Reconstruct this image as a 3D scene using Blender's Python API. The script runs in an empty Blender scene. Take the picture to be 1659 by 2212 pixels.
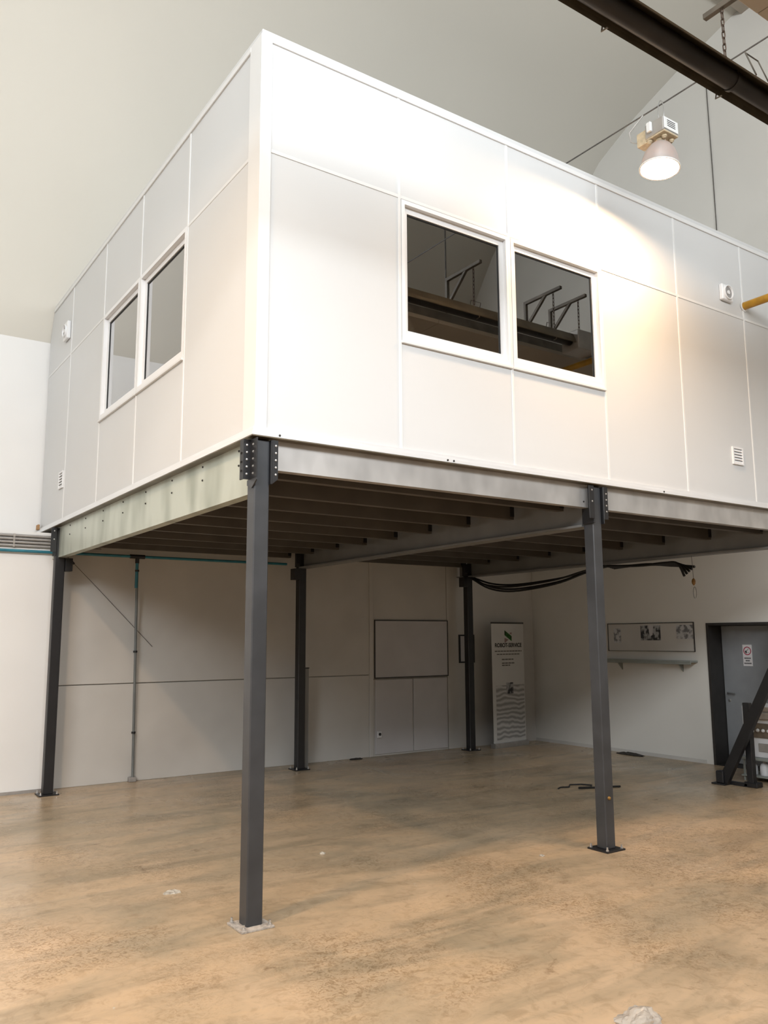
import bpy, math, random
from mathutils import Vector, Matrix

SC = bpy.context.scene
COL = SC.collection
R = math.radians
random.seed(7)

# ---------------------------------------------------------------- camera
F_PX, PITCH, YAW, ROLL = 1803.04, R(8.556), R(55.631), R(-0.293)
CAM = Vector((-2.3493, -4.9451, 1.76))
fw = Vector((math.cos(YAW), math.sin(YAW), 0)); rt = Vector((math.sin(YAW), -math.cos(YAW), 0)); up = Vector((0, 0, 1))
n3 = fw * math.cos(PITCH) + up * math.sin(PITCH)
u3 = up * math.cos(PITCH) - fw * math.sin(PITCH)
cr = rt * math.cos(ROLL) + u3 * math.sin(ROLL)
cu = u3 * math.cos(ROLL) - rt * math.sin(ROLL)
cd = bpy.data.cameras.new('camera'); cam = bpy.data.objects.new('camera', cd); COL.objects.link(cam)
cd.sensor_fit = 'VERTICAL'; cd.sensor_height = 36.0; cd.lens = F_PX / 2212 * 36.0
cd.clip_start = 0.05; cd.clip_end = 200
M = Matrix((cr, cu, -n3)).transposed().to_4x4(); M.translation = CAM
cam.matrix_world = M
SC.camera = cam

# ---------------------------------------------------------------- world, daylight and exposure
vs = SC.view_settings
vs.view_transform = 'Standard'; vs.look = 'None'; vs.gamma = 1.0; vs.use_curve_mapping = False
vs.exposure = 0.04
wd = bpy.data.worlds.new('world'); SC.world = wd; wd.use_nodes = True
wd.node_tree.nodes['Background'].inputs[0].default_value = (0.80, 0.88, 1.0, 1)
wd.node_tree.nodes['Background'].inputs[1].default_value = 1.0

def area(name, loc, direction, sx, sy, power, colour):
    l = bpy.data.lights.new(name, 'AREA'); l.shape = 'RECTANGLE'; l.size = sx; l.size_y = sy
    l.energy = power; l.color = colour
    o = bpy.data.objects.new(name, l); COL.objects.link(o); o.location = loc
    o.rotation_euler = Vector(direction).to_track_quat('-Z', 'Y').to_euler()
    return o
DAY = (0.89, 0.94, 0.985)
P_BAND, P_CROWN, L_NEAR, L_LEFT = (960.0, 610.0, 340.0), 60.0, 350.0, 800.0    # watts of the daylight openings (added band from left to right), strength of the lamps
# daylight: unseen band added to brighten vault and cabin, at the springing on the viewer's side, and a roof light near the crown
for pw, x0, x1 in zip(P_BAND, (-12.2, -6.2, -0.2), (-6.2, -0.2, 4.4)):
    area('added_band_daylight', ((x0 + x1) / 2, -7.42, 7.2), (0.0, 1.0, -0.10), x1 - x0, 2.2, pw, DAY)
area('roof_light_daylight', (-4.5, -3.1, 10.62), (0.0, 0.15, -1.0), 14.0, 2.2, P_CROWN, DAY)
SC.cycles.max_bounces = 6; SC.cycles.diffuse_bounces = 2; SC.cycles.glossy_bounces = 2; SC.cycles.transmission_bounces = 4; SC.cycles.transparent_max_bounces = 8
SC.cycles.use_light_tree = False; SC.cycles.caustics_reflective = False; SC.cycles.caustics_refractive = False

# ---------------------------------------------------------------- materials
def new_mat(name):
    m = bpy.data.materials.new(name); m.use_nodes = True
    nt = m.node_tree; b = nt.nodes['Principled BSDF']
    return m, nt, b
def mat(name, col, rough=0.5, metal=0.0, var=0.0, scale=6.0, bump=0.0, bscale=60.0, col2=None, stretch=(1, 1, 1), detail=2.0, spec=0.5, lo=0.35, hi=0.65):
    m, nt, b = new_mat(name)
    b.inputs['Base Color'].default_value = (*col, 1); b.inputs['Roughness'].default_value = rough
    b.inputs['Metallic'].default_value = metal; b.inputs['Specular IOR Level'].default_value = spec
    tc = nt.nodes.new('ShaderNodeTexCoord')
    geo = nt.nodes.new('ShaderNodeNewGeometry')
    mp = nt.nodes.new('ShaderNodeMapping'); mp.inputs['Scale'].default_value = stretch
    nt.links.new(geo.outputs['Position'], mp.inputs['Vector'])
    if var > 0 or col2:
        nz = nt.nodes.new('ShaderNodeTexNoise'); nz.inputs['Scale'].default_value = scale; nz.inputs['Detail'].default_value = detail
        nt.links.new(mp.outputs[0], nz.inputs['Vector'])
        rp = nt.nodes.new('ShaderNodeValToRGB')
        c2 = col2 or tuple(max(0, c * (1 - var)) for c in col)
        rp.color_ramp.elements[0].position = lo; rp.color_ramp.elements[0].color = (*c2, 1)
        rp.color_ramp.elements[1].position = hi; rp.color_ramp.elements[1].color = (*col, 1)
        nt.links.new(nz.outputs['Fac'], rp.inputs['Fac']); nt.links.new(rp.outputs['Color'], b.inputs['Base Color'])
    if bump > 0:
        n2 = nt.nodes.new('ShaderNodeTexNoise'); n2.inputs['Scale'].default_value = bscale; n2.inputs['Detail'].default_value = 3
        nt.links.new(mp.outputs[0], n2.inputs['Vector'])
        bp = nt.nodes.new('ShaderNodeBump'); bp.inputs['Strength'].default_value = bump; bp.inputs['Distance'].default_value = 0.01
        nt.links.new(n2.outputs['Fac'], bp.inputs['Height']); nt.links.new(bp.outputs['Normal'], b.inputs['Normal'])
    return m
def emit_mat(name, col, strength):
    m, nt, b = new_mat(name)
    b.inputs['Base Color'].default_value = (*col, 1)
    b.inputs['Emission Color'].default_value = (*col, 1); b.inputs['Emission Strength'].default_value = strength
    return m
def glass_mat(name, tint=(0.9, 0.92, 0.9), gain=1.5, ior=1.5):
    m, nt, b = new_mat(name); nt.nodes.remove(b)
    out = nt.nodes['Material Output']
    tr = nt.nodes.new('ShaderNodeBsdfTransparent'); tr.inputs[0].default_value = (*tint, 1)
    gl = nt.nodes.new('ShaderNodeBsdfGlossy'); gl.inputs['Roughness'].default_value = 0.01; gl.inputs[0].default_value = (1, 1, 1, 1)
    fr = nt.nodes.new('ShaderNodeFresnel'); fr.inputs['IOR'].default_value = ior
    mu = nt.nodes.new('ShaderNodeMath'); mu.operation = 'MULTIPLY_ADD'; mu.inputs[1].default_value = gain; mu.inputs[2].default_value = 0.21; mu.use_clamp = True
    mx = nt.nodes.new('ShaderNodeMixShader')
    nt.links.new(fr.outputs[0], mu.inputs[0]); nt.links.new(mu.outputs[0], mx.inputs[0])
    nt.links.new(tr.outputs[0], mx.inputs[1]); nt.links.new(gl.outputs[0], mx.inputs[2]); nt.links.new(mx.outputs[0], out.inputs['Surface'])
    return m
def floor_mat():
    m, nt, b = new_mat('worn_concrete'); L = nt.links.new
    geo = nt.nodes.new('ShaderNodeNewGeometry')
    def noise(scale, detail, dist=0.0, rough=0.55, vec=None):
        n = nt.nodes.new('ShaderNodeTexNoise'); n.inputs['Scale'].default_value = scale; n.inputs['Detail'].default_value = detail
        n.inputs['Distortion'].default_value = dist; n.inputs['Roughness'].default_value = rough
        L(vec or geo.outputs['Position'], n.inputs['Vector']); return n
    def ramp(src, stops):
        r = nt.nodes.new('ShaderNodeValToRGB'); e = r.color_ramp.elements
        while len(e) < len(stops): e.new(0.5)
        for k, (p, c) in enumerate(stops): e[k].position = p; e[k].color = (*c, 1) if len(c) == 3 else c
        L(src, r.inputs['Fac']); return r
    def mix(a, bb, fac, mode='MIX'):
        x = nt.nodes.new('ShaderNodeMix'); x.data_type = 'RGBA'; x.blend_type = mode
        if isinstance(fac, float): x.inputs['Factor'].default_value = fac
        else: L(fac, x.inputs['Factor'])
        L(a, x.inputs['A']); L(bb, x.inputs['B']); return x.outputs['Result']
    big = ramp(noise(0.42, 3, 1.6).outputs['Fac'], [(0.30, (0.400, 0.325, 0.225)), (0.50, (0.535, 0.400, 0.262)), (0.70, (0.63, 0.468, 0.312))])
    mp = nt.nodes.new('ShaderNodeMapping'); mp.inputs['Rotation'].default_value = (0, 0, R(-28)); mp.inputs['Scale'].default_value = (0.35, 1.6, 1)
    L(geo.outputs['Position'], mp.inputs['Vector'])
    streak = ramp(noise(1.5, 4, 1.2, 0.6, mp.outputs[0]).outputs['Fac'], [(0.34, (0.66, 0.70, 0.71)), (0.52, (1, 1, 1)), (0.70, (1.08, 1.05, 1.0))])
    c = mix(big.outputs['Color'], streak.outputs['Color'], 0.8, 'MULTIPLY')
    # trowel scuffs in the foreground
    sc = ramp(noise(8.5, 4, 1.4, 0.68).outputs['Fac'], [(0.36, (0.76, 0.73, 0.68)), (0.50, (1, 1, 1)), (0.66, (1.08, 1.06, 1.03))])
    c = mix(c, sc.outputs['Color'], 0.6, 'MULTIPLY')
    # patches of fine dark scratches
    msk = ramp(noise(0.8, 2, 0.6).outputs['Fac'], [(0.46, (0, 0, 0)), (0.60, (1, 1, 1))])
    scr = ramp(noise(26.0, 3, 1.6, 0.65).outputs['Fac'], [(0.40, (0.70, 0.66, 0.60)), (0.52, (1, 1, 1))])
    c = mix(c, mix(c, scr.outputs['Color'], 1.0, 'MULTIPLY'), msk.outputs['Color'])
    # dark spots and pale paint flecks
    sp = ramp(noise(3.2, 5, 0.4, 0.7).outputs['Fac'], [(0.30, (0.55, 0.50, 0.45)), (0.36, (1, 1, 1))])
    c = mix(c, sp.outputs['Color'], 0.8, 'MULTIPLY')
    fl = ramp(noise(9.0, 2, 0.8).outputs['Fac'], [(0.76, (0, 0, 0)), (0.79, (1, 1, 1))])
    cst = nt.nodes.new('ShaderNodeRGB'); cst.outputs[0].default_value = (0.55, 0.50, 0.42, 1)
    c = mix(c, cst.outputs[0], fl.outputs['Color'])
    L(c, b.inputs['Base Color'])
    rr = ramp(noise(1.1, 2, 0.8).outputs['Fac'], [(0.3, (0.22,) * 3), (0.7, (0.42,) * 3)])
    L(rr.outputs['Color'], b.inputs['Roughness'])
    b.inputs['Specular IOR Level'].default_value = 0.5
    bp = nt.nodes.new('ShaderNodeBump'); bp.inputs['Strength'].default_value = 0.10; bp.inputs['Distance'].default_value = 0.004
    L(noise(16.0, 3, 1.2, 0.6).outputs['Fac'], bp.inputs['Height']); L(bp.outputs['Normal'], b.inputs['Normal'])
    return m

MT = {}
MT['floor'] = floor_mat()
MT['plaster'] = mat('cream_vault_plaster', (0.745, 0.71, 0.63), 0.9, var=0.04, scale=0.35)
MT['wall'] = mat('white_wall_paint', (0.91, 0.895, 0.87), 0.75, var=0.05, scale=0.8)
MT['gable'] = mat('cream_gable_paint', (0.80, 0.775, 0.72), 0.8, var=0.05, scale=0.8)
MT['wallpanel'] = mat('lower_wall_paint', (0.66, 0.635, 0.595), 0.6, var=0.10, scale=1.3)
MT['panel'] = mat('white_coated_sheet', (0.69, 0.693, 0.688), 0.42, var=0.02, scale=0.9)
MT['trim'] = mat('white_trim_sheet', (0.80, 0.798, 0.785), 0.35, var=0.02, scale=2)
MT['pvc'] = mat('white_window_plastic', (0.88, 0.88, 0.88), 0.28, var=0.01, scale=2)
MT['seal'] = mat('black_rubber_seal', (0.012, 0.012, 0.013), 0.6)
MT['alu'] = mat('brushed_aluminium', (0.86, 0.87, 0.88), 0.32, 0.25, var=0.06, scale=3, stretch=(1, 1, 20))
MT['galv'] = mat('galvanised_steel', (0.62, 0.60, 0.58), 0.42, 0.55, var=0.22, scale=5, stretch=(1, 1, 0.6))
MT['galvgreen'] = mat('greenish_galvanised_steel', (0.60, 0.63, 0.55), 0.42, 0.5, col2=(0.40, 0.43, 0.36), scale=3.2, stretch=(1, 1, 0.35), lo=0.30, hi=0.55)
MT['joist'] = mat('dull_grey_joist', (0.13, 0.115, 0.10), 0.5, 0.3, var=0.2, scale=3)
MT['midbeam'] = mat('grey_painted_beam', (0.27, 0.27, 0.265), 0.45, 0.35, var=0.15, scale=3)
MT['deck'] = mat('dark_deck_board', (0.075, 0.062, 0.050), 0.8, var=0.25, scale=5)
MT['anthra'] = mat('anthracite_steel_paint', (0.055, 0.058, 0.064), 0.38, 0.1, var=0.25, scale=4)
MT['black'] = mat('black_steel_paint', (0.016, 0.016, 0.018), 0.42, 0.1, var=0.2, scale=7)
MT['bolt'] = mat('zinc_bolt', (0.70, 0.70, 0.70), 0.30, 0.8, var=0.1, scale=30)
MT['darkbolt'] = mat('dark_bolt', (0.06, 0.058, 0.055), 0.4, 0.6, var=0.1, scale=30)
MT['grout'] = mat('pale_grout_plate', (0.52, 0.47, 0.42), 0.8, var=0.4, scale=40, bump=0.3, bscale=80)
MT['hood'] = mat('aged_reflector_sheet', (0.20, 0.165, 0.115), 0.40, 0.6, var=0.3, scale=5)
MT['tube'] = mat('sooty_radiant_tube', (0.035, 0.030, 0.027), 0.5, 0.5, var=0.5, scale=7, stretch=(0.4, 1, 1))
MT['chain'] = mat('rusty_chain_steel', (0.10, 0.065, 0.045), 0.5, 0.6, var=0.4, scale=60)
MT['bracket'] = mat('brown_bracket_steel', (0.16, 0.135, 0.105), 0.55, 0.3, var=0.3, scale=9)
MT['wire'] = mat('grey_wire', (0.14, 0.13, 0.12), 0.5, 0.3, var=0.2, scale=20)
MT['lampgrey'] = mat('lamp_grey_metal', (0.40, 0.375, 0.345), 0.45, 0.3, var=0.1, scale=12)
MT['lampwhite'] = mat('lamp_white_cover', (0.80, 0.80, 0.78), 0.4, var=0.05, scale=12)
MT['lampbeige'] = mat('lamp_beige_ceramic', (0.62, 0.50, 0.33), 0.45, var=0.25, scale=30)
MT['yellow'] = mat('yellow_gas_pipe', (0.52, 0.27, 0.02), 0.32, var=0.25, scale=12)
MT['blue'] = mat('blue_air_pipe', (0.035, 0.22, 0.30), 0.35, var=0.2, scale=9)
MT['greypipe'] = mat('grey_conduit', (0.42, 0.40, 0.385), 0.4, 0.3, var=0.15, scale=9)
MT['bracketgrey'] = mat('dull_grey_pipe', (0.20, 0.215, 0.215), 0.45, 0.2, var=0.15, scale=6)
MT['wood'] = mat('raw_wood', (0.50, 0.28, 0.12), 0.7, var=0.3, scale=30, stretch=(1, 12, 12))
MT['rubber'] = mat('black_cable_sheath', (0.010, 0.010, 0.010), 0.55, var=0.2, scale=20)
MT['board'] = mat('board_surface', (0.62, 0.60, 0.60), 0.45, var=0.06, scale=2)
MT['darkframe'] = mat('dark_thin_frame', (0.045, 0.042, 0.04), 0.5, var=0.1, scale=10)
MT['paper'] = mat('printed_paper', (0.60, 0.60, 0.60), 0.7, col2=(0.20, 0.20, 0.21), scale=16, lo=0.40, hi=0.55)
MT['photo'] = mat('photo_paper', (0.42, 0.42, 0.42), 0.6, col2=(0.03, 0.03, 0.035), scale=13, lo=0.45, hi=0.58)
MT['doorgrey'] = mat('grey_door_paint', (0.30, 0.31, 0.32), 0.42, var=0.08, scale=5)
MT['doorframe'] = mat('dark_door_frame', (0.035, 0.032, 0.030), 0.5, var=0.2, scale=8)
MT['steel'] = mat('satin_steel', (0.55, 0.55, 0.55), 0.3, 0.8, var=0.1, scale=20)
MT['signwhite'] = mat('sign_white', (0.85, 0.82, 0.82), 0.4, var=0.03, scale=20)
MT['signred'] = mat('sign_red', (0.42, 0.02, 0.06), 0.4, var=0.08, scale=20)
MT['ink'] = mat('print_black', (0.012, 0.012, 0.014), 0.5)
MT['inkgrey'] = mat('print_grey', (0.17, 0.16, 0.15), 0.6)
MT['inkgreen'] = mat('print_green', (0.03, 0.16, 0.02), 0.5, col2=(0.006, 0.02, 0.004), scale=22)
MT['inkpink'] = mat('print_faded_red', (0.33, 0.22, 0.20), 0.5)
MT['banner'] = mat('banner_vinyl', (0.70, 0.69, 0.66), 0.45, var=0.05, scale=3)
def wave_mat():
    m, nt, b = new_mat('banner_wave_print'); L = nt.links.new
    geo = nt.nodes.new('ShaderNodeNewGeometry'); w = nt.nodes.new('ShaderNodeTexWave'); w.bands_direction = 'Z'
    w.inputs['Scale'].default_value = 4.2; w.inputs['Distortion'].default_value = 5.5; w.inputs['Detail'].default_value = 1.5; w.inputs['Detail Scale'].default_value = 1.0
    r = nt.nodes.new('ShaderNodeValToRGB'); r.color_ramp.elements[0].color = (0.30, 0.295, 0.285, 1); r.color_ramp.elements[1].color = (0.66, 0.65, 0.63, 1)
    L(geo.outputs['Position'], w.inputs['Vector']); L(w.outputs['Fac'], r.inputs['Fac']); L(r.outputs['Color'], b.inputs['Base Color']); b.inputs['Roughness'].default_value = 0.5
    return m
MT['waves'] = wave_mat()
MT['plasticwhite'] = mat('white_plastic', (0.82, 0.82, 0.83), 0.4, var=0.04, scale=8)
MT['beige'] = mat('beige_carton', (0.47, 0.40, 0.335), 0.6, var=0.15, scale=14)
MT['brown'] = mat('brown_carton', (0.20, 0.155, 0.11), 0.7, var=0.25, scale=18)
MT['amber'] = mat('amber_plug', (0.32, 0.17, 0.04), 0.4, var=0.4, scale=60)
MT['greenplate'] = mat('grey_shelf_steel', (0.33, 0.35, 0.32), 0.45, var=0.12, scale=7)
MT['tan'] = mat('tan_ridge_sheet', (0.42, 0.36, 0.29), 0.8, var=0.08, scale=1.5)
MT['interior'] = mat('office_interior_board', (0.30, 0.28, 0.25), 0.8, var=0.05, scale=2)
MT['glass'] = glass_mat('window_glass')
MT['skypane'] = emit_mat('opal_roof_light_pane', (0.90, 0.94, 0.965), 0.25); MT['skypane'].cycles.emission_sampling = 'NONE'
MT['dirt'] = mat('dark_dirt', (0.05, 0.042, 0.035), 0.9, var=0.4, scale=30, bump=0.5, bscale=50)
MT['lint'] = mat('pale_plaster_crumb', (0.60, 0.55, 0.47), 0.9, var=0.3, scale=40, bump=0.6, bscale=60)

def wrap_mat():
    m, nt, b = new_mat('crumpled_clear_film'); L = nt.links.new
    b.inputs['Base Color'].default_value = (0.80, 0.74, 0.66, 1); b.inputs['Roughness'].default_value = 0.12
    b.inputs['Transmission Weight'].default_value = 0.45; b.inputs['IOR'].default_value = 1.2; b.inputs['Coat Weight'].default_value = 0.8
    return m
MT['film'] = wrap_mat()
LAMP_COL = (1.0, 0.66, 0.38)
MT['lampglow'] = emit_mat('lit_lamp_glass', LAMP_COL, L_NEAR); MT['lampglow_strong'] = emit_mat('lit_lamp_glass_strong', LAMP_COL, L_LEFT)
def dome_mat():
    m, nt, b = new_mat('prismatic_reflector'); L = nt.links.new
    b.inputs['Base Color'].default_value = (0.50, 0.47, 0.45, 1); b.inputs['Roughness'].default_value = 0.35; b.inputs['Metallic'].default_value = 0.35
    tr = nt.nodes.new('ShaderNodeBsdfTranslucent'); tr.inputs[0].default_value = (1.0, 0.72, 0.60, 1)
    mx = nt.nodes.new('ShaderNodeMixShader'); mx.inputs[0].default_value = 0.025
    L(b.outputs[0], mx.inputs[1]); L(tr.outputs[0], mx.inputs[2]); L(mx.outputs[0], nt.nodes['Material Output'].inputs['Surface'])
    return m
MT['dome'] = dome_mat()

# ---------------------------------------------------------------- mesh helpers (world coordinates in, parented objects out)
W = {}
class MB:
    def __init__(s): s.v = []; s.f = []
    def add(s, vs, fs):
        k = len(s.v); s.v += [Vector(p) for p in vs]; s.f += [tuple(i + k for i in f) for f in fs]; return s
    def box(s, x0, x1, y0, y1, z0, z1):
        return s.add([(x, y, z) for z in (z0, z1) for y in (y0, y1) for x in (x0, x1)],
                     [(0, 2, 3, 1), (4, 5, 7, 6), (0, 1, 5, 4), (2, 6, 7, 3), (0, 4, 6, 2), (1, 3, 7, 5)])
    def bbox(s, x0, x1, y0, y1, z0, z1, b=0.004):
        """box with chamfered edges"""
        b = min(b, (x1 - x0) * .45, (y1 - y0) * .45, (z1 - z0) * .45)
        A = ((x0, x1), (y0, y1), (z0, z1)); vs = []; idx = {}
        for sx in (0, 1):
            for sy in (0, 1):
                for sz in (0, 1):
                    sgn = (sx, sy, sz)
                    for ax in range(3):
                        p = []
                        for k in range(3):
                            e = A[k][sgn[k]]
                            p.append(e if k == ax else e + (b if sgn[k] == 0 else -b))
                        idx[(sgn, ax)] = len(vs); vs.append(p)
        fs = []
        def S(ax, val, o1, o2):
            t = [0, 0, 0]; t[ax] = val; a, bb = [k for k in range(3) if k != ax]; t[a] = o1; t[bb] = o2; return tuple(t)
        for ax in range(3):
            for val in (0, 1):
                q = [idx[(S(ax, val, i, j), ax)] for i, j in ((0, 0), (1, 0), (1, 1), (0, 1))]
                flip = (val == 0) ^ (ax == 1)
                fs.append(tuple(reversed(q)) if flip else tuple(q))
        for ax in range(3):           # edges along ax between the two other axes
            a, c = [k for k in range(3) if k != ax]
            for i in (0, 1):
                for j in (0, 1):
                    t0 = [0, 0, 0]; t0[a] = i; t0[c] = j; t1 = list(t0); t1[ax] = 1
                    fs.append((idx[(tuple(t0), a)], idx[(tuple(t1), a)], idx[(tuple(t1), c)], idx[(tuple(t0), c)]))
        for sx in (0, 1):
            for sy in (0, 1):
                for sz in (0, 1): fs.append(tuple(idx[((sx, sy, sz), ax)] for ax in range(3)))
        return s.add(vs, fs)
    def prism(s, pts, axis, a, b):
        """polygon pts (2D) extruded along an axis: 0 -> (y,z), 1 -> (x,z), 2 -> (x,y)"""
        n = len(pts)
        def P(p, t): return (t, p[0], p[1]) if axis == 0 else (p[0], t, p[1]) if axis == 1 else (p[0], p[1], t)
        return s.add([P(p, a) for p in pts] + [P(p, b) for p in pts],
                     [tuple(range(n)), tuple(reversed(range(n, 2 * n)))] + [(i, i + n, (i + 1) % n + n, (i + 1) % n) for i in range(n)])
    def tube(s, pts, r, seg=10, cap=True, closed=False):
        pts = [Vector(p) for p in pts]; n = len(pts); rings = []; prev = None
        for i, p in enumerate(pts):
            a = pts[(i - 1) % n] if (closed or i > 0) else p
            c = pts[(i + 1) % n] if (closed or i < n - 1) else p
            t = (c - a).normalized()
            if prev is None:
                u = t.orthogonal().normalized()
            else:
                u = (prev - t * prev.dot(t)); u = u.normalized() if u.length > 1e-6 else t.orthogonal().normalized()
            prev = u; w = t.cross(u); rr = r[i] if isinstance(r, (list, tuple)) else r
            rings.append([p + u * (rr * math.cos(2 * math.pi * k / seg)) + w * (rr * math.sin(2 * math.pi * k / seg)) for k in range(seg)])
        vs = [q for g in rings for q in g]; fs = []
        for i in range(n if closed else n - 1):
            j = (i + 1) % n
            for k in range(seg):
                l = (k + 1) % seg; fs.append((i * seg + k, i * seg + l, j * seg + l, j * seg + k))
        if cap and not closed: fs += [tuple(reversed(range(seg))), tuple(range((n - 1) * seg, n * seg))]
        return s.add(vs, fs)
    def lathe(s, prof, c, seg=32, axis=Vector((0, 0, 1)), capa=False, capb=False):
        """prof = [(radius, height)] about axis through c"""
        axis = Vector(axis).normalized(); u = axis.orthogonal().normalized(); w = axis.cross(u); c = Vector(c)
        vs = [c + axis * h + u * (r * math.cos(2 * math.pi * k / seg)) + w * (r * math.sin(2 * math.pi * k / seg)) for r, h in prof for k in range(seg)]
        fs = [(i * seg + k, i * seg + (k + 1) % seg, (i + 1) * seg + (k + 1) % seg, (i + 1) * seg + k) for i in range(len(prof) - 1) for k in range(seg)]
        if capa: fs.append(tuple(reversed(range(seg))))
        if capb: fs.append(tuple(range((len(prof) - 1) * seg, len(prof) * seg)))
        return s.add(vs, fs)
    def frame(s, axis, a0, a1, z0, z1, d0, d1, w):
        """picture frame ring (one connected mesh). axis 1: spans x/z, depth y; axis 0: spans y/z, depth x. w = width or (left,right,bottom,top)"""
        l, r, bt, tp = (w,) * 4 if not isinstance(w, tuple) else w
        o = [(a0, z0), (a1, z0), (a1, z1), (a0, z1)]; i = [(a0 + l, z0 + bt), (a1 - r, z0 + bt), (a1 - r, z1 - tp), (a0 + l, z1 - tp)]
        def P(p, d): return (d, p[0], p[1]) if axis == 0 else (p[0], d, p[1])
        vs = [P(p, d0) for p in o] + [P(p, d0) for p in i] + [P(p, d1) for p in o] + [P(p, d1) for p in i]; fs = []
        for k in range(4):
            m = (k + 1) % 4
            fs += [(k, m, m + 4, k + 4), (k + 8, k + 12, m + 12, m + 8), (k, k + 8, m + 8, m), (k + 4, m + 4, m + 12, k + 12)]
        return s.add(vs, fs)
    def mesh(s, name, m, origin, smooth=False):
        me = bpy.data.meshes.new(name); me.from_pydata([tuple(p - origin) for p in s.v], [], s.f)
        import bmesh
        bm = bmesh.new(); bm.from_mesh(me); bmesh.ops.recalc_face_normals(bm, faces=bm.faces); bm.to_mesh(me); bm.free()
        me.materials.append(m)
        if smooth:
            me.polygons.foreach_set('use_smooth', [True] * len(me.polygons))
            me.set_sharp_from_angle(angle=R(38))
        me.update(); return me
    def build(s, name, m, parent=None, smooth=False):
        lo = Vector([min(p[k] for p in s.v) for k in range(3)]); hi = Vector([max(p[k] for p in s.v) for k in range(3)])
        org = (lo + hi) / 2
        if parent is None: org.z = lo.z
        me = s.mesh(name, MT[m] if isinstance(m, str) else m, org, smooth)
        return link(name, me, org, parent)
def link(name, data, pos, parent=None, rot=None):
    o = bpy.data.objects.new(name, data); COL.objects.link(o); pos = Vector(pos)
    W[o.name] = pos.copy()
    if parent is not None: o.parent = parent; o.location = pos - W[parent.name]
    else: o.location = pos
    if rot is not None: o.rotation_euler = rot
    return o
def tag(o, label=None, cat=None, group=None, kind=None):
    if label: o['label'] = label
    if cat: o['category'] = cat
    if group: o['group'] = group
    if kind: o['kind'] = kind
    return o
def thing(name, label, cat, pos=(0, 0, 0), group=None):
    return tag(link(name, None, pos), label, cat, group)
def struct(o): o['kind'] = 'structure'; return o
def B(*a): return MB().box(*a)
def BB(*a, **k): return MB().bbox(*a, **k)

# shared small meshes
_hex = MB().lathe([(0.008, 0), (0.008, 0.005), (0.005, 0.006), (0.005, 0.008), (0.001, 0.0085)], (0, 0, 0), 6, capa=True)
HEX = _hex.mesh('bolt', MT['bolt'], Vector()); HEXD = _hex.mesh('dark_bolt', MT['darkbolt'], Vector())
STUD = MB().lathe([(0.013, 0), (0.013, 0.011), (0.0075, 0.0112), (0.0075, 0.030), (0.001, 0.0305)], (0, 0, 0), 6, capa=True).mesh('anchor_bolt', MT['bolt'], Vector())
ROT = {'-x': (0, R(-90), 0), '+x': (0, R(90), 0), '-y': (R(90), 0, 0), '+y': (R(-90), 0, 0), '+z': (0, 0, 0)}
def bolt(parent, pos, d, data=None, name='bolt'): return link(name, data or HEX, pos, parent, ROT[d])

# ================================================================ SETTING
XR, XL = 8.14, -16.0           # right and left gable
YB, YF = 6.33, -8.33           # upper back wall, front wall
EAVE = 5.65
struct(B(XL - 0.3, XR + 1.6, YF - 0.3, YB + 0.3, -0.2, 0.0).build('floor', 'floor'))
# vaulted ceiling
half = [(6.33, 5.65), (6.20, 5.93), (6.08, 6.20), (5.82, 6.80), (5.48, 7.55), (5.05, 8.35), (4.50, 9.12), (3.85, 9.74), (3.1, 10.14), (2.2, 10.48), (1.1, 10.82), (0.0, 11.03), (-1.0, 11.1)]
prof = half + [(-2 - y, z) for y, z in reversed(half[:-1])]
def strip(x0, x1, pts):
    m = MB(); n = len(pts)
    outer = []
    for i, (y, z) in enumerate(pts):
        a = pts[max(0, i - 1)]; c = pts[min(n - 1, i + 1)]; t = Vector((c[0] - a[0], c[1] - a[1])).normalized(); nn = Vector((t.y, -t.x))
        if nn.dot(Vector((y + 1, z - 4))) < 0: nn = -nn
        outer.append((y + nn.x * 0.18, z + nn.y * 0.18))
    vs = [(x, y, z) for x in (x0, x1) for y, z in pts] + [(x, y, z) for x in (x0, x1) for y, z in outer]
    fs = []
    for i in range(n - 1):
        fs += [(i, i + 1, n + i + 1, n + i), (2 * n + i, 3 * n + i, 3 * n + i + 1, 2 * n + i + 1)]
        fs += [(i, 2 * n + i, 2 * n + i + 1, i + 1), (n + i, n + i + 1, 3 * n + i + 1, 3 * n + i)]
    fs += [(0, n, 3 * n, 2 * n), (n - 1, 3 * n - 1, 4 * n - 1, 2 * n - 1)]
    return m.add(vs, fs)
openings = [(prof.index((-2 - 0.0, 11.03)), prof.index((-2 - 2.2, 10.48)), (-11.5, 2.5)), (prof.index((-2 - 5.05, 8.35)), prof.index((-2 - 6.08, 6.20)), (-12.25, 4.45))]  # roof light, then an added unseen band that brightens the vault and cabin front
at = 0
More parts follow.
